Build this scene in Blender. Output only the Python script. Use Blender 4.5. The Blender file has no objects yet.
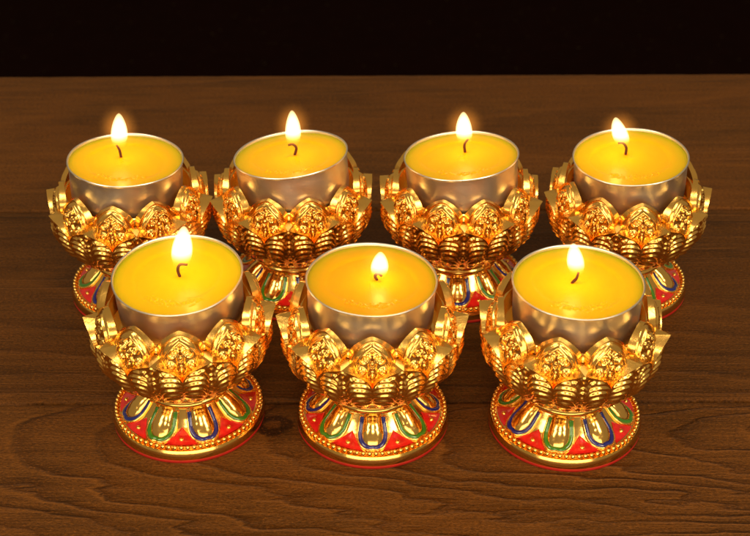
import bpy, math, random
import numpy as np
from mathutils import Matrix, Vector, Euler

# ------------------------------------------------------------------ camera, world, lights, exposure
M = 0.001                                   # everything below is written in millimetres
sc = bpy.context.scene
C = sc.collection
cam_d = bpy.data.cameras.new('camera'); cam = bpy.data.objects.new('camera', cam_d); C.objects.link(cam)
cam_d.sensor_width = 36.0; cam_d.lens = 1419.0 / 750 * 36
cam_d.clip_start = 0.01; cam_d.clip_end = 50
CAM_P = 0.5829
cam.matrix_world = Matrix.Translation((0, 0, 281.55 * M)) @ Matrix.Rotation(math.pi/2 - CAM_P, 4, 'X') @ Matrix.Rotation(-0.0039, 4, 'Z')
cam_d.dof.use_dof = True; cam_d.dof.focus_distance = 0.432; cam_d.dof.aperture_fstop = 30
sc.camera = cam

w = bpy.data.worlds.new('World'); sc.world = w; w.use_nodes = True
bg = w.node_tree.nodes['Background']
bg.inputs[0].default_value = (1.0, 0.76, 0.44, 1); bg.inputs[1].default_value = 0.29

def area(name, loc, target, sx, sy, power, col):
    d = bpy.data.lights.new(name, 'AREA'); d.shape = 'RECTANGLE'; d.size = sx; d.size_y = sy
    d.energy = power; d.color = col
    o = bpy.data.objects.new(name, d); C.objects.link(o)
    o.location = loc; o.rotation_euler = (Vector(target) - Vector(loc)).to_track_quat('-Z', 'Y').to_euler()
    return o
WARM = (1.0, 0.80, 0.55)
area('softbox_lamp', (-0.45, 0.02, 0.60), (0.0, 0.38, 0.03), 0.18, 0.36, 1.9, WARM)
area('softbox_lamp', (0.45, -0.02, 0.58), (0.0, 0.38, 0.03), 0.18, 0.36, 2.4, WARM)
area('softbox_lamp', (0.02, -0.25, 0.75), (0.0, 0.36, 0.0), 0.22, 0.16, 1.5, WARM)
area('low_fill_light', (0.0, -0.30, 0.16), (0.0, 0.38, 0.03), 0.90, 0.24, 2.8, (1.0, .76, .48))  # added fill, low behind the camera, to brighten the gold fronts

sc.view_settings.view_transform = 'Standard'; sc.view_settings.look = 'None'
sc.view_settings.exposure = 0.0; sc.view_settings.gamma = 1.0
sc.cycles.use_denoising = True
sc.cycles.max_bounces = 12; sc.cycles.glossy_bounces = 8; sc.cycles.sample_clamp_indirect = 8.0
sc.cycles.caustics_reflective = True; sc.cycles.blur_glossy = 0.6
FLAME_W = 0.009
FLAME_COL = (1.0, 0.30, 0.045)

# ------------------------------------------------------------------ node helpers
class NT:
    def __init__(s, name):
        s.m = bpy.data.materials.new(name); s.m.use_nodes = True
        s.t = s.m.node_tree; s.t.nodes.clear()
        s.out = s.t.nodes.new('ShaderNodeOutputMaterial')
    def n(s, typ, **kw):
        n = s.t.nodes.new(typ)
        for k, v in kw.items():
            setattr(n, k, v)
        return n
    def link(s, a, b): s.t.links.new(a, b)
    def put(s, sock, v):
        if hasattr(v, 'is_output'): s.link(v, sock)
        else: sock.default_value = v
    def math(s, op, a, b=None, c=None, clamp=False):
        n = s.n('ShaderNodeMath', operation=op, use_clamp=clamp)
        s.put(n.inputs[0], a)
        if b is not None: s.put(n.inputs[1], b)
        if c is not None: s.put(n.inputs[2], c)
        return n.outputs[0]
    def noise(s, vec, scale, detail=4, rough=.55, dist=0.0):
        n = s.n('ShaderNodeTexNoise'); s.put(n.inputs['Vector'], vec)
        n.inputs['Scale'].default_value = scale; n.inputs['Detail'].default_value = detail
        n.inputs['Roughness'].default_value = rough; n.inputs['Distortion'].default_value = dist
        return n.outputs[0]
    def mapping(s, vec, scale=(1, 1, 1), loc=(0, 0, 0), rot=(0, 0, 0)):
        n = s.n('ShaderNodeMapping'); s.put(n.inputs['Vector'], vec)
        n.inputs['Scale'].default_value = scale; n.inputs['Location'].default_value = loc
        n.inputs['Rotation'].default_value = rot
        return n.outputs[0]
    def ramp(s, f, stops, interp='LINEAR'):
        n = s.n('ShaderNodeValToRGB'); s.put(n.inputs[0], f); e = n.color_ramp.elements
        n.color_ramp.interpolation = interp
        while len(e) < len(stops): e.new(0.5)
        for q, (p, c) in zip(e, stops):
            q.position = p; q.color = c if len(c) == 4 else (*c, 1)
        return n.outputs[0]
    def mix(s, f, a, b, mode='MIX'):
        n = s.n('ShaderNodeMix', data_type='RGBA', blend_type=mode)
        s.put(n.inputs[0], f); s.put(n.inputs[6], a if hasattr(a, 'is_output') else (*a, 1)[:4])
        s.put(n.inputs[7], b if hasattr(b, 'is_output') else (*b, 1)[:4])
        return n.outputs[2]
    def bsdf(s, **kw):
        b = s.n('ShaderNodeBsdfPrincipled'); s.link(b.outputs[0], s.out.inputs[0])
        for k, v in kw.items():
            s.put(b.inputs[k.replace('_', ' ')], v)
        return b
    def bump(s, h, dist, strength=1.0, normal=None):
        b = s.n('ShaderNodeBump'); b.inputs['Strength'].default_value = strength
        b.inputs['Distance'].default_value = dist; s.put(b.inputs['Height'], h)
        if normal is not None: s.link(normal, b.inputs['Normal'])
        return b.outputs[0]
    def obj(s):
        return s.n('ShaderNodeTexCoord').outputs['Object']

def gold_mat(name, base, rough, bumpd):
    t = NT(name); co = t.obj()
    n1 = t.noise(co, 900, 3); n2 = t.noise(co, 250, 4)
    r = t.math('MULTIPLY_ADD', n2, 0.16, rough - 0.08)
    col = t.mix(t.ramp(n2, [(.35, (0, 0, 0)), (.7, (1, 1, 1))]), base, tuple(c * f for c, f in zip(base, (.96, .88, .8))))
    b = t.bsdf(Base_Color=col, Metallic=1.0, Roughness=r)
    t.link(t.bump(n1, bumpd, 0.6), b.inputs['Normal'])
    return t.m
GOLD = gold_mat('gold_plating', (1.0, 0.615, 0.160), 0.21, 0.00006)
GOLD_S = gold_mat('polished_gold_plating', (1.0, 0.63, 0.17), 0.15, 0.00003)

def enamel(name, col):
    t = NT(name); co = t.obj(); n = t.noise(co, 500, 3)
    c = t.mix(t.ramp(n, [(.35, (0, 0, 0)), (.75, (1, 1, 1))]), col, tuple(x * .65 for x in col))
    b = t.bsdf(Base_Color=c, Roughness=0.16, Coat_Weight=0.5)
    t.link(t.bump(n, 0.00008, 0.6), b.inputs['Normal'])
    return t.m
RED = enamel('red_enamel', (0.78, 0.014, 0.012))
BLUE = enamel('blue_enamel', (0.014, 0.020, 0.20))
GREEN = enamel('green_enamel', (0.05, 0.22, 0.015))
t = NT('red_paint'); n = t.noise(t.obj(), 400, 4)
t.bsdf(Base_Color=t.mix(n, (0.55, 0.015, 0.01), (0.30, 0.01, 0.008)), Roughness=0.45); REDP = t.m

def cup_mat():
    t = NT('thin_aluminium'); co = t.obj()
    m = t.mapping(co, (60, 60, 2500)); n = t.noise(m, 1, 3)
    n2 = t.noise(co, 120, 3)
    b = t.bsdf(Base_Color=t.mix(n2, (0.88, 0.90, 0.88), (0.76, 0.77, 0.74)), Metallic=1.0,
               Roughness=t.math('MULTIPLY_ADD', n2, 0.20, 0.27))
    t.link(t.bump(t.math('ADD', t.math('MULTIPLY', n, 0.15), n2), 0.0003, 0.35), b.inputs['Normal'])
    return t.m
ALU = cup_mat()

def wax_mat(name, col):
    t = NT(name); co = t.obj(); n = t.noise(co, 180, 3)
    b = t.bsdf(Base_Color=t.mix(n, col, tuple(c * .93 for c in col)), Roughness=0.38, Specular_IOR_Level=0.3, IOR=1.44, Coat_Weight=0.15, Coat_Roughness=0.12)
    b.subsurface_method = 'RANDOM_WALK'
    b.inputs['Subsurface Weight'].default_value = 0.85
    b.inputs['Subsurface Radius'].default_value = (1.0, 0.45, 0.03)
    b.inputs['Subsurface Scale'].default_value = 0.014
    t.link(t.bump(n, 0.0004, 0.4), b.inputs['Normal'])
    return t.m
WAX = wax_mat('yellow_wax', (0.98, 0.59, 0.003))
WAX_O = wax_mat('amber_wax', (0.98, 0.49, 0.003))

t = NT('charred_wick'); n = t.noise(t.obj(), 1500, 3)
t.bsdf(Base_Color=t.mix(n, (0.05, 0.010, 0.004), (0.11, 0.03, 0.008)), Roughness=0.8); WICK = t.m

def flame_mat():
    t = NT('candle_flame'); co = t.n('ShaderNodeTexCoord').outputs['Generated']
    sep = t.n('ShaderNodeSeparateXYZ'); t.link(co, sep.inputs[0]); z = sep.outputs[2]
    st = t.ramp(z, [(0.0, (.0, .0, .0)), (0.14, (.012, .012, .012)), (0.30, (.16, .16, .16)), (0.40, (1, 1, 1))])
    col = t.ramp(z, [(0.0, (1.0, 0.30, 0.03)), (0.25, (1.0, 0.48, 0.08)), (0.42, (1.0, 0.76, 0.34))])
    e = t.n('ShaderNodeEmission'); t.link(col, e.inputs[0])
    t.link(t.math('MULTIPLY', st, 750.0), e.inputs[1])
    t.link(e.outputs[0], t.out.inputs['Volume'])
    return t.m
FLAME = flame_mat()
t = NT('halo_glow'); e = t.n('ShaderNodeEmission'); e.inputs[0].default_value = (1.0, 0.33, 0.04, 1)  # orange lens halo, imitated by a faintly glowing volume
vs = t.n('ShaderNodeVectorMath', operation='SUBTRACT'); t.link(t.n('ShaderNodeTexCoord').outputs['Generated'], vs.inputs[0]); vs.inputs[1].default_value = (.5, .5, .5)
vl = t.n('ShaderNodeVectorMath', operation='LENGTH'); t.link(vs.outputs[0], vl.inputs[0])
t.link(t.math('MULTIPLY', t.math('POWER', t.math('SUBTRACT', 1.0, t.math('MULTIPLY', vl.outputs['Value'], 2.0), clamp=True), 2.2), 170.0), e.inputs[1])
t.link(e.outputs[0], t.out.inputs['Volume']); HALO = t.m

# ------------------------------------------------------------------ mesh helpers
def mesh(name, V, F, mat, parent=None, smooth=True, sharp=50, loc=None):
    me = bpy.data.meshes.new(name)
    me.from_pydata((np.asarray(V, float) * M).tolist(), [], [tuple(int(i) for i in f) for f in F])
    me.validate(); me.update()
    if mat: me.materials.append(mat)
    if smooth:
        me.shade_smooth()
        if sharp: me.set_sharp_from_angle(angle=math.radians(sharp))
    o = bpy.data.objects.new(name, me); C.objects.link(o)
    if parent is not None: o.parent = parent
    if loc is not None: o.location = loc
    return o
def gridfaces(nu, nv, off=0, wrap=False, flip=False):
    F = []
    for j in range(nv - 1):
        for i in range(nu if wrap else nu - 1):
            a = off + j * nu + i; b = off + j * nu + (i + 1) % nu
            f = (a, b, b + nu, a + nu)
            F.append(f[::-1] if flip else f)
    return F
def lathe(profile, n=128, f=None):
    V = []
    for r, z in profile:
        for i in range(n):
            a = 2 * math.pi * i / n
            rr, zz = (r, z) if f is None else f(r, z, a)
            V.append((rr * math.cos(a), rr * math.sin(a), zz))
    return V, gridfaces(n, len(profile), wrap=True)
def empty(name, loc, rot=(0, 0, 0)):
    o = bpy.data.objects.new(name, None); C.objects.link(o); o.location = loc; o.rotation_euler = rot
    o.empty_display_size = 0.01
    return o
def polar(s, r, z, c):
    """tangential offset s (mm along the arc at radius c) -> xyz, centred on the -Y direction"""
    a = s / c - math.pi / 2
    return np.stack([r * np.cos(a), r * np.sin(a), z + 0 * a], -1)
def tube(pts, rad, k=10, flat=1.0, cap=True):
    """sweep a round or flattened section along pts"""
    P = np.asarray(pts, float); n = len(P)
    R = np.full(n, rad) if np.isscalar(rad) else np.asarray(rad, float)
    T = np.gradient(P, axis=0); T /= np.linalg.norm(T, axis=1)[:, None] + 1e-12
    V = []
    up = np.array([0, 0, 1.]) if abs(T[0][2]) < .8 else np.array([0, 1., 0])
    for i in range(n):
        a = np.cross(T[i], up); a /= np.linalg.norm(a) + 1e-12
        b = np.cross(a, T[i]); up = b
        for j in range(k):
            q = 2 * math.pi * j / k
            V.append(P[i] + R[i] * (a * math.cos(q) + flat * b * math.sin(q)))
    F = gridfaces(k, n, wrap=True)
    if cap:
        F.append(tuple(range(k))[::-1]); F.append(tuple((n - 1) * k + j for j in range(k)))
    return V, F
def curve_pts(ctrl, n):
    """Catmull-Rom through control points"""
    Q = np.asarray(ctrl, float); Q = np.vstack([2 * Q[0] - Q[1], Q, 2 * Q[-1] - Q[-2]])
    out = []
    segs = len(Q) - 3
    for k in range(n):
        u = k / (n - 1) * segs; i = min(int(u), segs - 1); u -= i
        p0, p1, p2, p3 = Q[i:i + 4]
        out.append(.5 * ((2 * p1) + (p2 - p0) * u + (2 * p0 - 5 * p1 + 4 * p2 - p3) * u * u + (3 * p1 - p0 - 3 * p2 + p3) * u ** 3))
    return np.array(out)
def join(parts):
    V = []; F = []
    for v, f in parts:
        o = len(V); V.extend([tuple(p) for p in v]); F.extend([tuple(i + o for i in g) for g in f])
    return V, F
def ball(c, r, nu=10, nv=6, sq=1.0):
    V = []
    for j in range(nv + 1):
        p = math.pi * j / nv
        for i in range(nu):
            a = 2 * math.pi * i / nu
            V.append((c[0] + r * math.sin(p) * math.cos(a), c[1] + r * math.sin(p) * math.sin(a), c[2] - sq * r * math.cos(p)))
    return V, gridfaces(nu, nv + 1, wrap=True)

# ------------------------------------------------------------------ setting: the dark floor behind, the wooden table
rng = random.Random(4)
t = NT('black_cloth'); co = t.obj(); n = t.noise(co, 60, 5)
sp = t.noise(co, 260, 1)
t.bsdf(Base_Color=t.mix(t.ramp(sp, [(.74, (0, 0, 0)), (.80, (1, 1, 1))]), t.mix(n, (0.0060, 0.0014, 0.0010), (0.0110, 0.0026, 0.0018)), (0.05, 0.045, 0.02)),
       Roughness=0.95, Specular_IOR_Level=0.02)
dark = mesh('floor', [(-2500, 592, -260), (2500, 592, -260), (2500, 3000, -260), (-2500, 3000, -260)], [(0, 1, 2, 3)], t.m, smooth=False)
dark['kind'] = 'structure'

def wood(name, x0, y0, c, slope, period, hue, amp=1.0, seed=0.0, knot=None, ridge=1.0):
    t = NT(name); co = t.obj()
    cm = t.mapping(co, (100, 100, 100))                       # centimetres
    sep = t.n('ShaderNodeSeparateXYZ'); t.link(cm, sep.inputs[0]); X, Y = sep.outputs[0], sep.outputs[1]
    w1 = t.noise(t.mapping(co, (14, 60, 1), (seed, seed * .7, seed)), 1, 3, .5)
    w2 = t.noise(t.mapping(co, (70, 300, 1), (seed * 2, seed, 0)), 1, 4, .6)
    yy = t.math('ADD', t.math('SUBTRACT', Y, y0), t.math('MULTIPLY', t.math('SUBTRACT', w1, .5), 2.6 * amp))
    yy = t.math('ADD', yy, t.math('MULTIPLY', t.math('SUBTRACT', w2, .5), 0.30 * amp))
    kn = None
    if knot:
        dx = t.math('SUBTRACT', X, knot[0]); dy = t.math('MULTIPLY', t.math('SUBTRACT', Y, knot[1]), 1.3)
        d2 = t.math('ADD', t.math('MULTIPLY', dx, dx), t.math('MULTIPLY', dy, dy))
        kn = t.math('EXPONENT', t.math('MULTIPLY', d2, -2.6))
        sw = t.math('EXPONENT', t.math('MULTIPLY', d2, -0.28))
        yy = t.math('ADD', yy, t.math('MULTIPLY', sw, -0.75))
    q = t.math('SUBTRACT', c, t.math('MULTIPLY', t.math('SUBTRACT', X, x0), slope))
    d = t.math('SQRT', t.math('ADD', t.math('MULTIPLY', yy, yy), t.math('MULTIPLY', q, q)))
    ph = t.math('FRACT', t.math('DIVIDE', d, period))
    # a slow rise and a sharp fall: the hard edge of every growth ring
    late = t.ramp(ph, [(0.0, (0.8,) * 3), (0.05, (0.30,) * 3), (0.22, (0.0,) * 3), (0.62, (0.06,) * 3), (0.86, (0.55,) * 3), (0.97, (1.0,) * 3), (1.0, (.8,) * 3)])
    lm = t.noise(t.mapping(co, (18, 90, 1), (seed + 5, 0, 0)), 1, 3, .6)
    # thin raised streaks along the grain
    st = t.noise(t.mapping(co, (9, 620, 1), (seed, 9, 0)), 1, 2, .5)
    lm2 = t.math('MULTIPLY', t.ramp(st, [(.56, (0,) * 3), (.64, (1,) * 3), (.70, (0,) * 3)]), t.ramp(t.noise(t.mapping(co, (12, 30, 1), (0, 0, seed)), 1, 2), [(.42, (0,) * 3), (.6, (1,) * 3)]))
    late = t.math('MULTIPLY', late, t.ramp(lm, [(.30, (.5,) * 3), (.55, (1,) * 3)]))
    fine = t.noise(t.mapping(co, (55, 1500, 1), (seed, 0, 0)), 1, 5, .65)
    mid = t.noise(t.mapping(co, (28, 330, 1), (0, seed, 0)), 1, 4, .6)
    pores = t.noise(t.mapping(co, (420, 1900, 1)), 1, 3, .6)
    blot = t.noise(t.mapping(co, (16, 26, 1), (seed, 3, 0)), 1, 4, .6)
    base = t.mix(t.ramp(mid, [(.3, (0, 0, 0)), (.72, (1, 1, 1))]), tuple(h * .62 for h in hue), tuple(h * 1.30 for h in hue))
    base = t.mix(t.math('MULTIPLY', t.ramp(fine, [(.36, (1,) * 3), (.56, (0,) * 3)]), .55), base, tuple(h * .42 for h in hue))
    base = t.mix(t.math('MULTIPLY', late, .76 * ridge), base, tuple(h * f for h, f in zip(hue, (.30, .27, .26))))
    base = t.mix(t.math('MULTIPLY', lm2, .6 if ridge < 1 else 0), base, tuple(h * 1.9 for h in hue))
    base = t.mix(t.ramp(blot, [(.38, (0,) * 3), (.68, (.55,) * 3)]), base, tuple(h * f for h, f in zip(hue, (1.45, 1.30, 1.05))))
    base = t.mix(t.ramp(pores, [(.66, (0,) * 3), (.74, (.5,) * 3)]), base, tuple(h * 2.0 for h in hue))
    base = t.mix(t.ramp(pores, [(.26, (.6,) * 3), (.34, (0,) * 3)]), base, tuple(h * .35 for h in hue))
    if kn is not None:
        kk = t.math('ADD', kn, t.math('MULTIPLY', t.math('SUBTRACT', t.noise(co, 260, 3), .5), .55))
        base = t.mix(t.ramp(kk, [(.30, (0,) * 3), (.42, (.92,) * 3)]), base, tuple(h * f for h, f in zip(hue, (.16, .11, .12))))
        base = t.mix(t.ramp(kk, [(.80, (0,) * 3), (.92, (.8,) * 3)]), base, tuple(h * f for h, f in zip(hue, (.95, .85, .75))))
    grit = t.noise(t.mapping(co, (900, 1500, 1), (3, seed, 0)), 1, 2, .7)
    base = t.mix(t.ramp(grit, [(.34, (.7,) * 3), (.50, (0,) * 3)]), base, tuple(h * .40 for h in hue))
    base = t.mix(t.ramp(grit, [(.56, (0,) * 3), (.72, (.8,) * 3)]), base, tuple(h * f for h, f in zip(hue, (1.7, 1.6, 1.3))))
    ring_highlight = t.ramp(ph, [(.04, (0,) * 3), (.10, (1,) * 3), (.20, (0,) * 3)])  # highlight on the raised ring edges, painted as lighter colour
    base = t.mix(t.math('MULTIPLY', t.math('MULTIPLY', ring_highlight, t.ramp(lm, [(.35, (0,) * 3), (.6, (1,) * 3)])), .55 * ridge), base, tuple(h * f for h, f in zip(hue, (1.75, 1.7, 1.6))))
    rough = t.math('MULTIPLY_ADD', fine, 0.25, 0.42)
    b = t.bsdf(Base_Color=base, Roughness=rough, Specular_IOR_Level=0.16)
    h = t.math('ADD', t.math('MULTIPLY', late, .9 * ridge), t.math('MULTIPLY', fine, .45))
    h = t.math('ADD', h, t.math('MULTIPLY', grit, .55))
    h = t.math('ADD', h, t.math('MULTIPLY', lm2, .55 * ridge if ridge < 1 else 0))
    if kn is not None: h = t.math('SUBTRACT', h, t.math('MULTIPLY', kn, 2.0))
    t.link(t.bump(h, 0.0011, 0.9), b.inputs['Normal'])
    return t.m
HUE = (0.143, 0.0525, 0.0078)
table = empty('wooden_table', (0, 0.4, 0))
table['label'] = 'brown weathered wooden table of wide planks under the seven lamps'; table['category'] = 'table'
def plank(y0, y1, mat, dz=0.0, seed=1):
    """a board with eased, slightly worn long edges; top surface at z = dz"""
    r = random.Random(seed); nx = 260
    cols = [(0, -26), (0, -1.6), (.25, -.5), (.8, -.1), (2.0, 0)]
    rows = []
    for off, z in cols: rows.append((y0 + off, z, 1))
    for f in np.linspace(.1, .9, 6): rows.append((y0 + (y1 - y0) * f, 0, 0))
    for off, z in cols[::-1]: rows.append((y1 - off, z, -1))
    ph = [r.uniform(0, 6.28) for _ in range(6)]
    V = []
    for (y, z, side) in rows:
        for i in range(nx):
            x = -420 + 840 * i / (nx - 1)
            wv = sum(math.sin(x * k + p) for k, p in zip((.021, .057, .11, .23, .41, .67), ph)) * .09 + r.uniform(-.06, .06)
            V.append((x, y - 400 + (side * abs(wv) * .9 if side else 0), z + dz))
    F = gridfaces(nx, len(rows))
    o = mesh('plank', V, F, mat, table, sharp=60)
    o.modifiers.new('thickness', 'SOLIDIFY').thickness = 0.0001
    o.modifiers.clear()
    return o
# material centres are in the plank mesh's own coordinates (table origin at y = 400 mm)
plank(190, 350.2, wood('front_plank_wood', 3.0, -6.7, 2.2, 0.20, 0.50, HUE, 1.25, 1.3, knot=(-3.18, -6.1), ridge=1.15), seed=2)
plank(350.55, 467.8, wood('middle_plank_wood', 6.0, 2.0, 9.0, 0.03, 0.50, tuple(h * .84 for h in HUE), .45, 7.1, ridge=.75), dz=-.15, seed=3)
plank(468.15, 586.5, wood('rear_plank_wood', -4.0, 13.0, 8.0, 0.05, 0.95, tuple(h * 1.0 for h in HUE), .6, 12.4, ridge=.45), dz=.05, seed=5)

# ------------------------------------------------------------------ ornaments
def ridge_field(S, Z, curves, width, height):
    """height of raised wires along 2-D curves, on the grid (S, Z)"""
    H = np.zeros_like(S)
    for c in curves:
        c = np.asarray(c)
        wd = width; ht = height
        d2 = np.full_like(S, 1e9); 
        A = c[:-1]; B = c[1:]
        for (ax, ay), (bx, by) in zip(A, B):
            vx, vy = bx - ax, by - ay; L = vx * vx + vy * vy + 1e-9
            tt = np.clip(((S - ax) * vx + (Z - ay) * vy) / L, 0, 1)
            dd = (S - ax - tt * vx) ** 2 + (Z - ay - tt * vy) ** 2
            d2 = np.minimum(d2, dd)
        H = np.maximum(H, ht * np.exp(-(d2 / wd ** 2) ** 1.2))
    return H
def spiral(cx, cy, r0, turns, sgn, a0, n=40):
    return [(cx + r * math.cos(a), cy + r * math.sin(a)) for r, a in
            ((r0 * (1 - .86 * k / (n - 1)), a0 + sgn * turns * 2 * math.pi * k / (n - 1)) for k in range(n))]
def arc_pts(ctrl, n=14):
    return [tuple(p) for p in curve_pts(ctrl, n)]

def a_out(z):
    z = np.asarray(z, float)
    up = np.clip((z - 37.5) / 9.4, 0, 1)
    return 7.0 * np.clip(1 - up ** 2.3, 0, 1) ** .72 * np.clip(.80 + .2 * (z - 26) / 10, .6, 1)
def b_in(z):
    z = np.asarray(z, float)
    up = np.clip((z - 41.3) / 5.7, 0, 1)
    return 6.45 * (1 - up ** 1.75) ** .82
def upper_petal(parent, k, me=None):
    nu, nv = 85, 101
    u = np.linspace(-1, 1, nu); v = 1 - (1 - np.linspace(0, 1, nv)) ** 1.5
    Uo, Vv = np.meshgrid(u, v)
    Zo = 26.5 + 20.4 * Vv
    So = Uo * np.maximum(a_out(Zo), 0.02)
    # medallion
    e = (So / 5.6) ** 2 + ((Zo - 38.9) / 6.9) ** 2
    R = np.interp(Zo, [26.5, 31, 35, 39, 43, 47], [22.9, 23.6, 23.9, 23.7, 23.0, 21.9])
    edge = np.abs(Uo)
    R = R + .55 * np.exp(-((1 - edge) * np.maximum(a_out(Zo), .05) / .42) ** 2)          # raised outline
    R = R + 1.15 * np.sqrt(np.clip(1 - e, 0, 1))                                         # domed field
    cur = []
    for s in (-1, 1):
        cur.append(spiral(1.75 * s, 41.2, 1.55, 1.6, -s, math.pi / 2 + s * 1.2))
        cur.append(spiral(2.55 * s, 37.4, 1.25, 1.4, s, -math.pi / 2 + s * .4))
        cur.append(arc_pts([(0.25 * s, 32.0), (1.4 * s, 33.6), (3.6 * s, 35.2), (4.2 * s, 38.3), (3.6 * s, 41.0), (1.6 * s, 43.2), (0, 44.4)]))
        cur.append(arc_pts([(0.2 * s, 33.2), (.9 * s, 35.2), (1.1 * s, 37.2), (.5 * s, 39.0)]))
        cur.append(arc_pts([(0.1 * s, 38.6), (.75 * s, 39.9), (.35 * s, 41.6), (0, 42.9)]))
        cur.append(arc_pts([(1.9 * s, 33.0), (3.0 * s, 33.4), (3.5 * s, 34.5)]))
        cur.append(arc_pts([(1.2 * s, 31.2), (2.6 * s, 31.6), (4.0 * s, 33.0)]))
        cur.append(arc_pts([(1.6 * s, 29.6), (3.2 * s, 30.2), (4.6 * s, 31.9)]))
    cur.append(arc_pts([(0, 31), (0, 33), (0, 36.4)], 6))
    R = R + ridge_field(So / 1.13, 39 + (Zo - 39.2) / 1.06, cur, .34, .72) * np.clip(1.25 - e * .55, .25, 1)
    for (px, pz, pr) in ((0, 40.3, .42), (0, 43.6, .35), (1.75, 41.2, .35), (-1.75, 41.2, .35), (0, 37.4, .4)):
        R = R + .5 * np.exp(-(((So - px) ** 2 + (Zo - pz) ** 2) / pr ** 2))
    P1 = polar(So, R, Zo, 24.2)
    Zi = 26.5 + 20.5 * Vv
    Ri = 20.85 / np.cos(Uo * b_in(Zi) / 20.75)
    P2 = polar(Uo * b_in(Zi), Ri, Zi, 20.75)
    V = np.concatenate([P1.reshape(-1, 3), P2.reshape(-1, 3)]); N = nu * nv
    F = gridfaces(nu, nv) + gridfaces(nu, nv, N, flip=True)
    for col in (0, nu - 1):
        for j in range(nv - 1):
            a = j * nu + col; b = a + nu
            f = (a, b, b + N, a + N); F.append(f if col == 0 else f[::-1])
    o = mesh('upper_petal', V, F, GOLD, parent, sharp=48)
    return o

LP = curve_pts([(12.8, 16.9), (16.0, 18.3), (19.2, 20.6), (22.3, 23.8), (24.8, 27.4), (26.2, 31.2), (26.5, 34.2), (26.9, 37.0), (27.8, 39.8)], 121)
LW = curve_pts([(0, 3.3), (.12, 4.6), (.26, 6.2), (.42, 7.7), (.56, 8.3), (.68, 8.2), (.78, 7.1), (.86, 5.2), (.93, 2.9), (1.0, .03)], 121)
def lower_petal(parent):
    nu, nv = 91, 121
    u = np.linspace(-1, 1, nu)
    t = np.linspace(0, 1, nv)
    rr = LP[:, 0]; zz = LP[:, 1]
    ww = np.interp(t, LW[:, 0], LW[:, 1])
    U, T = np.meshgrid(u, t)
    R0 = np.repeat(rr[:, None], nu, 1); Z0 = np.repeat(zz[:, None], nu, 1); W = np.repeat(ww[:, None], nu, 1)
    S = U * W
    arc = T * 29.0                                            # length up the petal
    dr = np.gradient(rr); dz = np.gradient(zz); L = np.hypot(dr, dz); nr = (dz / L)[:, None]; nz = (-dr / L)[:, None]
    body = np.clip(np.sin(np.pi * np.clip(T / .86, 0, 1)), 0, 1)
    h = -.9 * np.abs(U) ** 2.4 * (1 - T ** 6)                                   # falls away to the sides
    h = h + 1.0 * body * np.exp(-((np.abs(U) - .58) / .36) ** 2)                 # two lobes
    h = h + .75 * np.exp(-((1 - np.abs(U)) * W / .55) ** 2) * np.clip((T - .25) * 4, 0, 1)   # raised outline
    cur = []
    for s in (-1, 1):
        for q in range(6):
            y0 = 8.4 + q * 2.45
            cur.append(arc_pts([((.9 + .05 * q) * s, y0), (2.2 * s, y0 + 2.9 - q * .1), (4.2 * s, y0 + 4.4 - q * .3), (6.2 * s, y0 + 4.2 - q * .4), (7.9 * s, y0 + 2.9 - q * .4)]))
        cur.append(arc_pts([(.5 * s, 9), (1.9 * s, 6.8), (3.4 * s, 7.6), (3.2 * s, 9.4), (2.1 * s, 9.2)]))
        cur.append(arc_pts([(1.0 * s, 4.6), (2.6 * s, 4.8), (4.0 * s, 6.2), (5.6 * s, 8.6)]))
        cur.append(spiral(3.0 * s, 8.0, 1.1, 1.2, s, -1.2, 24))
        cur.append(spiral(2.6 * s, 23.6, .8, 1.1, -s, 1.0, 20))
        cur.append(arc_pts([(.1 * s, 27.0), (.9 * s, 25.6), (.3 * s, 24.0)]))
    h = h + ridge_field(S, arc, cur, .50, .60) * np.clip((1 - np.abs(U)) * 6, 0, 1)
    for (px, py, pr, ph) in ((0, 9.5, .8, .8), (0, 7.2, .55, .5), (0, 12.2, .6, .6), (0, 14.6, .6, .6), (0, 16.9, .65, .65), (0, 19.2, .6, .6), (0, 21.4, .55, .6), (0, 23.3, .4, .5), (1.2, 5.8, .45, .4), (-1.2, 5.8, .45, .4), (0, 4.6, .5, .4)):
        h = h + ph * np.exp(-(((S - px) ** 2 + (arc - py) ** 2) / pr ** 2))
    R = R0 + h * nr; Z = Z0 + h * nz * .6
    P1 = polar(S, R, Z, 26.0 * np.clip(R0 / 26, .62, 1))
    nb = nu * nv
    V = list(P1.reshape(-1, 3)); F = gridfaces(nu, nv)
    # flat skirt from the outline back to the core
    for col in (0, nu - 1):
        base = len(V)
        for j in range(nv):
            s = S[j, col]
            ri = min(R[j, col] - .2, 21.8); ri = max(ri, min(R[j, col] - .2, 12.0))
            zi = Z[j, col] + (.25 if T[j, 0] > .6 else -.2)
            # the top of the tip is a small flat triangle
            s2 = s + (math.copysign(2.3 * max(0, (T[j, 0] - .80) / .20), -1 if col == 0 else 1))
            if T[j, 0] > .6: ri = 22.9 - 1.1 * (1 - (T[j, 0] - .6) / .4)
            V.append(polar(np.array([s2]), np.array([ri]), np.array([zi]), 25.0)[0])
        for j in range(nv - 1):
            a = j * nu + col
            f = (a, a + nu, base + j + 1, base + j); F.append(f if col == 0 else f[::-1])
        if col == 0: lastL = base + nv - 1
        else: lastR = base + nv - 1
    tip = [(nv - 1) * nu + i for i in range(nu)]
    F.append(tuple([lastL] + tip + [lastR])[::-1])
    return mesh('lower_petal', np.array(V), F, GOLD, parent, sharp=48)

def rotz(o, deg): o.rotation_euler = (0, 0, math.radians(deg))
def dup_child(o, parent, deg):
    c = o.copy(); C.objects.link(c); c.parent = parent; rotz(c, deg); return c

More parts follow.
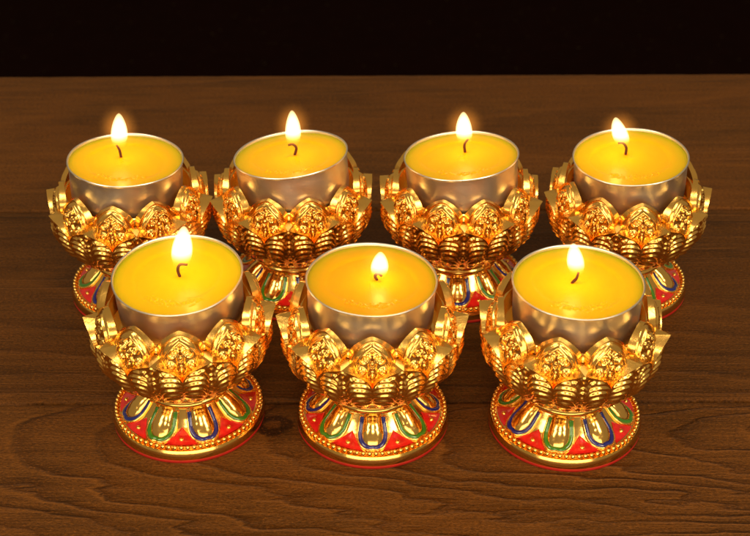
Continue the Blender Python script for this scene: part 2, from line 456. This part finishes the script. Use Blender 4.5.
def base_z(r):
    return float(np.interp(r, [11.0, 11.8, 12.6, 14, 16, 18, 20.2, 21.2], [13.4, 12.4, 11.4, 9.6, 7.6, 6.2, 5.15, 4.85]))
bz = np.vectorize(base_z)

def make_holder():
    root = empty('lotus_candle_holder', (0, 0, 0))
    # ---- foot
    prof = [(0, .75), (22.9, .75), (23.2, .95), (23.4, 1.5), (23.45, 2.2), (23.38, 2.9), (23.2, 3.5), (22.98, 3.95), (22.8, 4.25), (22.6, 4.3), (21.3, 4.4), (21.2, 4.85)]
    prof += [(r, base_z(r)) for r in np.linspace(21.1, 11.0, 26)]
    prof += [(10.9, 14.2)]
    V, F = lathe(prof, 160)
    base = mesh('base', V, F, GOLD_S, root, sharp=40)
    V, F = lathe([(0, .02), (22.9, .02), (23.2, .1), (23.32, .4), (23.3, .8), (22.8, 1.0)], 160)
    mesh('base_rim', V, F, REDP, base)
    nb = 74
    V, F = join([ball((22.15 * math.cos(2 * math.pi * i / nb), 22.15 * math.sin(2 * math.pi * i / nb), 5.12), .75, 12, 8) for i in range(nb)])
    mesh('bead_ring', V, F, GOLD_S, base, sharp=None)
    # a domed petal of the foot with its enamel line, and the red field beside it
    tap = lambda r: .74 + .26 * float(np.clip((r - 12.2) / 4.2, 0, 1)) ** .8
    nu, nv = 31, 45
    rho = np.linspace(12.4, 19.85, nv); u = np.linspace(-1, 1, nu)
    hw = lambda r: 3.5 * np.sqrt(np.clip(1 - (max(0, r - 16.0) / 3.9) ** 2.4, 0, 1)) * tap(r)
    V = []
    for r in rho:
        q = (r - 12.4) / 7.45
        for x in u:
            s = x * float(hw(r)); hgt = 2.6 * math.sqrt(max(0, 1 - x * x)) * math.sin(math.pi * min(1, .12 + .88 * q) ** 1.0) ** .6 if q < 1 else 0
            V.append(polar(np.array([s]), np.array([r + .25 * hgt]), np.array([base_z(r) - .15 + hgt]), r)[0])
    gp = mesh('foot_petal', V, gridfaces(nu, nv), GOLD_S, base, sharp=None)
    def upath(off, r_in, endr):
        pts = []
        half = 3.30 + off
        for r in np.linspace(r_in, endr - 4.2, 12): pts.append((-half * tap(r), r))
        for a in np.linspace(0, math.pi, 21)[1:-1]:
            notch = -.50 * math.exp(-((a - math.pi / 2) / .20) ** 2)
            pts.append((-half * math.cos(a) * (1 + .05 * math.sin(2 * a) ** 2), endr - 4.2 + 4.2 * math.sin(a) ** .95 + notch))
        for r in np.linspace(endr - 4.2, r_in, 12): pts.append((half * tap(r), r))
        return pts
    def sweep(path, wd, ht, lift=0.0):
        pts = [polar(np.array([s]), np.array([r]), np.array([base_z(r) + .10 + lift]), r)[0] for s, r in path]
        return tube(pts, wd, 10, ht / wd)
    outl = {}
    pth = upath(.50, 12.9, 20.3)
    V, F = sweep(pth, .80, .52, .26); outl['blue'] = mesh('foot_petal_outline', V, F, BLUE, base, sharp=None)
    outl['green'] = mesh('foot_petal_outline', V, F, GREEN, base, sharp=None)
    wire = mesh('petal_wire', *sweep(upath(1.18, 12.6, 20.95), .42, .45, .12), GOLD_S, base, sharp=None)
    # red field between two petals: centred on the gap, so turned by 18 degrees
    nu, nv = 15, 25
    V = []
    for r in np.linspace(15.9, 20.95, nv):
        pitch = r * math.radians(45) / 2
        gap = max(.05, pitch - 4.6 * tap(r) + max(0, (r - 17.4)) ** 1.7 * .60)
        gap = min(gap, pitch - .25, .12 + max(0, r - 15.9) * .98)
        for x in np.linspace(-1, 1, nu):
            V.append(polar(np.array([x * gap]), np.array([r]), np.array([base_z(r) + .10 + .16 * (1 - x * x)]), r)[0])
    red = mesh('red_panel', V, gridfaces(nu, nv), RED, base, sharp=None)
    dot = mesh('gold_dot', *ball(tuple(polar(np.array([0.]), np.array([19.2]), np.array([base_z(19.2) + .25]), 19.2)[0]), .78, 12, 8, .8), GOLD_S, base, sharp=None)
    STEP = 45
    for k in range(8):
        if k:
            dup_child(gp, base, STEP * k); dup_child(wire, base, STEP * k)
        if k >= 2: dup_child(outl['blue' if k % 2 == 0 else 'green'], base, STEP * k)
        dup_child(red, base, STEP * k + 22.5); dup_child(dot, base, STEP * k + 22.5)
    rotz(outl['green'], 45)
    bpy.data.objects.remove(red); bpy.data.objects.remove(dot)
    # ---- neck with its double ring
    V, F = lathe([(10.9, 13.6), (12.2, 12.6), (12.6, 12.4), (13.3, 12.7), (13.8, 13.3), (13.9, 14.0), (13.7, 14.5), (13.3, 14.8), (13.25, 15.0), (13.6, 15.4), (13.7, 15.9), (13.4, 16.3), (13.4, 17.2), (14.0, 18.2)], 128)
    mesh('neck_ring', V, F, GOLD_S, root, sharp=None)
    # ---- bowl: core, ten upper and ten lower petals
    V, F = lathe([(10.0, 16.8), (13.5, 18.0), (16.0, 19.8), (18.6, 22.6), (20.2, 25.4), (21.4, 28.6), (22.0, 33), (22.4, 38), (22.2, 41.2), (21.3, 42.2), (20.8, 42.0), (20.6, 40), (20.5, 35.6), (12, 35.2), (0.01, 35.2)], 160)
    bowl = mesh('bowl', V, F, GOLD_S, root, sharp=40)
    up = upper_petal(bowl, 0); lo = lower_petal(bowl); rotz(lo, 18)
    for k in range(1, 10):
        dup_child(up, bowl, 36 * k); dup_child(lo, bowl, 36 * k + 18)
    return root

def copy_tree(o, parent=None):
    c = o.copy(); C.objects.link(c); c.parent = parent
    for ch in list(o.children): copy_tree(ch, c)
    return c

# ------------------------------------------------------------------ the seven lamps
# holder x, y, bowl turn, base turn | tealight offset x, y, z and tilt x, y
LAMPS = [
 (-82.75, 413.42,  -5, -35, (.05, -.40, .30, -.046, -.026)),
 (-28.00, 417.01,  18, 20, (-.01, -.65, .27, .088, -.075)),
 ( 28.89, 415.74,  18, -3, (-.05, -.57, .20, .067, -.061)),
 ( 85.52, 414.02,   2, 65, (-.30, .60, -.20, .055, .018)),
 (-57.94, 344.71,   7, 22.5, (.17, .18, -.22, .022, .082)),
 ( -0.85, 341.75,   0,  0, (-.13, .13, -.05, -.024, .004)),
 ( 58.23, 340.09,  18, 31, (.50, .02, -.04, .002, .012)),
]
# wick base (x, y) and its points (x, z), flame top (x, z), flame foot (x, z), width
FL = [
 ((-2.1, 3.78), [(-2.1, -1.3), (-2.3, 1.4), (-3.0, 3.3)], (-1.2, 15.1), (-2.4, .6), 5.4),
 ((1.35, 1.41), [(1.3, -1.3), (1.9, 1.4), (.8, 2.9), (-.8, 2.7)], (.9, 15.5), (.7, .6), 5.1),
 ((1.6, 4.6), [(1.6, -1.3), (1.3, 1.4), (2.4, 3.6)], (.6, 13.7), (1.5, .2), 5.4),
 ((-.98, 3.5), [(-1.0, -1.3), (-1.1, 1.4), (-2.4, 3.2), (-4.0, 3.3)], (-5.6, 12.7), (-1.6, .4), 5.4),
 ((.73, .29), [(.7, -1.3), (.3, 1.2), (1.1, 3.2), (3.3, 3.3)], (3.2, 16.2), (1.2, .4), 6.0),
 ((1.55, 1.07), [(1.5, -1.3), (1.0, .1), (1.8, 1.3), (2.9, .3)], (2.6, 8.4), (2.0, -1.3), 5.0),
 ((-1.65, .83), [(-1.6, -1.3), (-.5, .4), (-.1, 2.5)], (-2.2, 12.4), (-.3, .1), 4.9),
]
def make_cup(parent):
    prof = [(0.01, -15.2), (16.8, -15.2), (17.9, -14.4), (18.35, -13), (18.5, -11), (18.55, -9), (18.6, -7), (18.65, -5), (18.7, -3), (18.75, -.9), (18.85, -.45), (19.05, -.30), (19.25, -.05), (19.1, .18), (18.75, .10), (18.62, -.3), (18.6, -1.6)]
    def f(r, z, a):
        k = 1 + (.0016 * math.sin(3 * a + 1) + .0012 * math.sin(7 * a)) * (1 if z > -14 else 0)
        return r * k, z + (.06 * math.sin(5 * a + .5) if z > -2 else 0)
    V, F = lathe(prof, 192, f)
    return mesh('metal_cup', V, F, ALU, parent, sharp=60)
def make_wax(parent, seed, mat, cx, cy):
    """wax surface with a molten pool, its edge lined with half-melted crumbs"""
    r = random.Random(seed); nr, na = 150, 400
    ph = [r.uniform(0, 6.28) for _ in range(8)]
    nz = np.random.RandomState(seed)
    crumbs = [(nz.uniform(-.95, .95), nz.normal(0, .75), nz.uniform(.14, .34), nz.uniform(.12, .45)) for _ in range(170)]
    V = []
    R = np.linspace(0, 18.66, nr)[:, None]; A = np.linspace(0, 2 * np.pi, na, endpoint=False)[None, :]
    pool = 12.8 + .5 * np.sin(2 * A + ph[0]) + .3 * np.sin(3 * A + ph[1]) + .15 * np.sin(7 * A + ph[2])
    dd = R - pool
    Z = -1.30 + .36 / (1 + np.exp(-dd / .35)) + .10 * np.exp(-((R - 18.6) / .8) ** 2) * 2
    Z = Z + .25 * np.exp(-((R) / 1.6) ** 2)
    X = R * np.cos(A); Y = R * np.sin(A)
    for (da, dr_, cr, chh) in crumbs:
        a = -math.pi / 2 + da * .75; rr = 12.3 + dr_
        Z = Z + chh * .6 * np.exp(-(((X - rr * math.cos(a)) ** 2 + (Y - rr * math.sin(a)) ** 2) / cr ** 2))
    P = np.stack([X, Y, Z + 0 * X], -1).reshape(-1, 3)
    F = gridfaces(na, nr, wrap=True)
    b = len(P); P = np.vstack([P, [(17.2 * math.cos(a), 17.2 * math.sin(a), -14.6) for a in A[0]]])
    F += [((nr - 1) * na + i, (nr - 1) * na + (i + 1) % na, b + (i + 1) % na, b + i) for i in range(na)]
    F.append(tuple(b + i for i in range(na))[::-1])
    return mesh('wax', P, F, mat, parent, sharp=None)
def make_flame(parent, wb, top, foot, width, power, seed):
    n, k = 40, 24; V = []
    r = random.Random(seed)
    bend = r.uniform(-.4, .4)
    for j in range(n):
        q = j / (n - 1)
        # teardrop, widest a little below the middle
        rad = width / 1.95 * (math.sin(math.pi * q ** .90) ** .58 if 0 < q < 1 else 0) * (1 - .10 * max(0, q - .5) / .5)
        x = foot[0] + (top[0] - foot[0]) * q ** 1.15 + bend * math.sin(math.pi * q); z = foot[1] + (top[1] - foot[1]) * q
        for i in range(k):
            a = 2 * math.pi * i / k
            V.append((x + max(rad, .01) * math.cos(a), wb[1] + max(rad, .01) * math.sin(a), z))
    F = gridfaces(k, n, wrap=True) + [tuple(range(k))[::-1], tuple((n - 1) * k + i for i in range(k))]
    o = mesh('flame', V, F, FLAME, parent, sharp=None)
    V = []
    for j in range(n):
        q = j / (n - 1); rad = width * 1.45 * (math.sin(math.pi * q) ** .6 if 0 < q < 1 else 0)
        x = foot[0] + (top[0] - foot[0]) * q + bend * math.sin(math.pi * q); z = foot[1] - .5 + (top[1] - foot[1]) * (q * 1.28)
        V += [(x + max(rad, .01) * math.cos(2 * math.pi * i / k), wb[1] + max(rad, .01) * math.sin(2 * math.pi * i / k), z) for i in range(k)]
    mesh('flame_halo', V, F, HALO, o, sharp=None)  # added glow shell round the flame, stands in for lens halo
    d = bpy.data.lights.new('flame_light', 'POINT'); d.energy = power; d.color = FLAME_COL; d.shadow_soft_size = 0.0018
    l = bpy.data.objects.new('flame_light', d); C.objects.link(l); l.parent = o
    q = .75; l.location = ((foot[0] + (top[0] - foot[0]) * q) * M, wb[1] * M, (foot[1] + (top[1] - foot[1]) * q) * M)
    return o

HL = ['gold lotus holder at the left end of the back row',
      'gold lotus holder second from the left in the back row',
      'gold lotus holder second from the right in the back row',
      'gold lotus holder at the right end of the back row',
      'gold lotus holder at the left end of the front row',
      'gold lotus holder in the middle of the front row, blue lined petal facing forward',
      'gold lotus holder at the right end of the front row']
TL = ['lit yellow tealight in the leftmost holder of the back row, tall upright flame',
      'lit yellow tealight tipped to the left in the second holder of the back row',
      'lit yellow tealight in the third holder from the left of the back row',
      'lit yellow tealight in the rightmost back holder, flame leaning left over a bent wick',
      'lit bright yellow tealight with the largest flame, in the left front holder',
      'lit orange yellow tealight with the shortest flame, in the middle front holder',
      'lit yellow tealight with a slim pointed flame, in the right front holder']
first = make_holder()
cup0 = None
for i, (x, y, tb, tf, (ox, oy, oz, tx, ty)) in enumerate(LAMPS):
    h = first if i == 0 else copy_tree(first)
    h.location = (x * M, y * M, 0)
    h['label'] = HL[i]; h['category'] = 'candle holder'; h['group'] = 'gold lotus candle holders on the table'
    for ch in h.children:
        if ch.name.startswith('bowl'): rotz(ch, tb)
        elif ch.name.startswith('base'): rotz(ch, tf)
    wb, wk, top, foot, wd = FL[i]
    t_ = empty('tealight', ((x + ox) * M, (y + oy) * M, (52.6 + oz) * M))
    t_['label'] = TL[i]; t_['category'] = 'tealight'; t_['group'] = 'tealights burning in the lotus holders'
    tilt = Matrix.Rotation(math.atan(ty), 4, 'X') @ Matrix.Rotation(-math.atan(tx), 4, 'Y') @ Matrix.Rotation(i * 1.1, 4, 'Z')
    if cup0 is None: cup = cup0 = make_cup(t_)
    else:
        cup = cup0.copy(); C.objects.link(cup); cup.parent = t_
    cup.matrix_local = tilt
    wax = make_wax(t_, 11 + i, WAX_O if i == 5 else WAX, 0, 0)
    wax.matrix_local = Matrix.Rotation(math.atan(ty), 4, 'X') @ Matrix.Rotation(-math.atan(tx), 4, 'Y')
    zb = wb[0] * tx + wb[1] * ty
    pts = curve_pts([(wk[0][0], wb[1], wk[0][1] - 1.5 + zb)] + [(a, wb[1] - .15 * k, b + (zb if k == 0 else 0)) for k, (a, b) in enumerate(wk)], 22)
    rad = np.concatenate([np.full(12, .46), np.linspace(.46, .34, 10)])
    V, F = tube(pts, rad, 10)
    mesh('wick', V, F, WICK, t_, sharp=None)
    make_flame(t_, wb, top, foot, wd, FLAME_W * (.75 if i == 5 else 1.0), 5 + i)
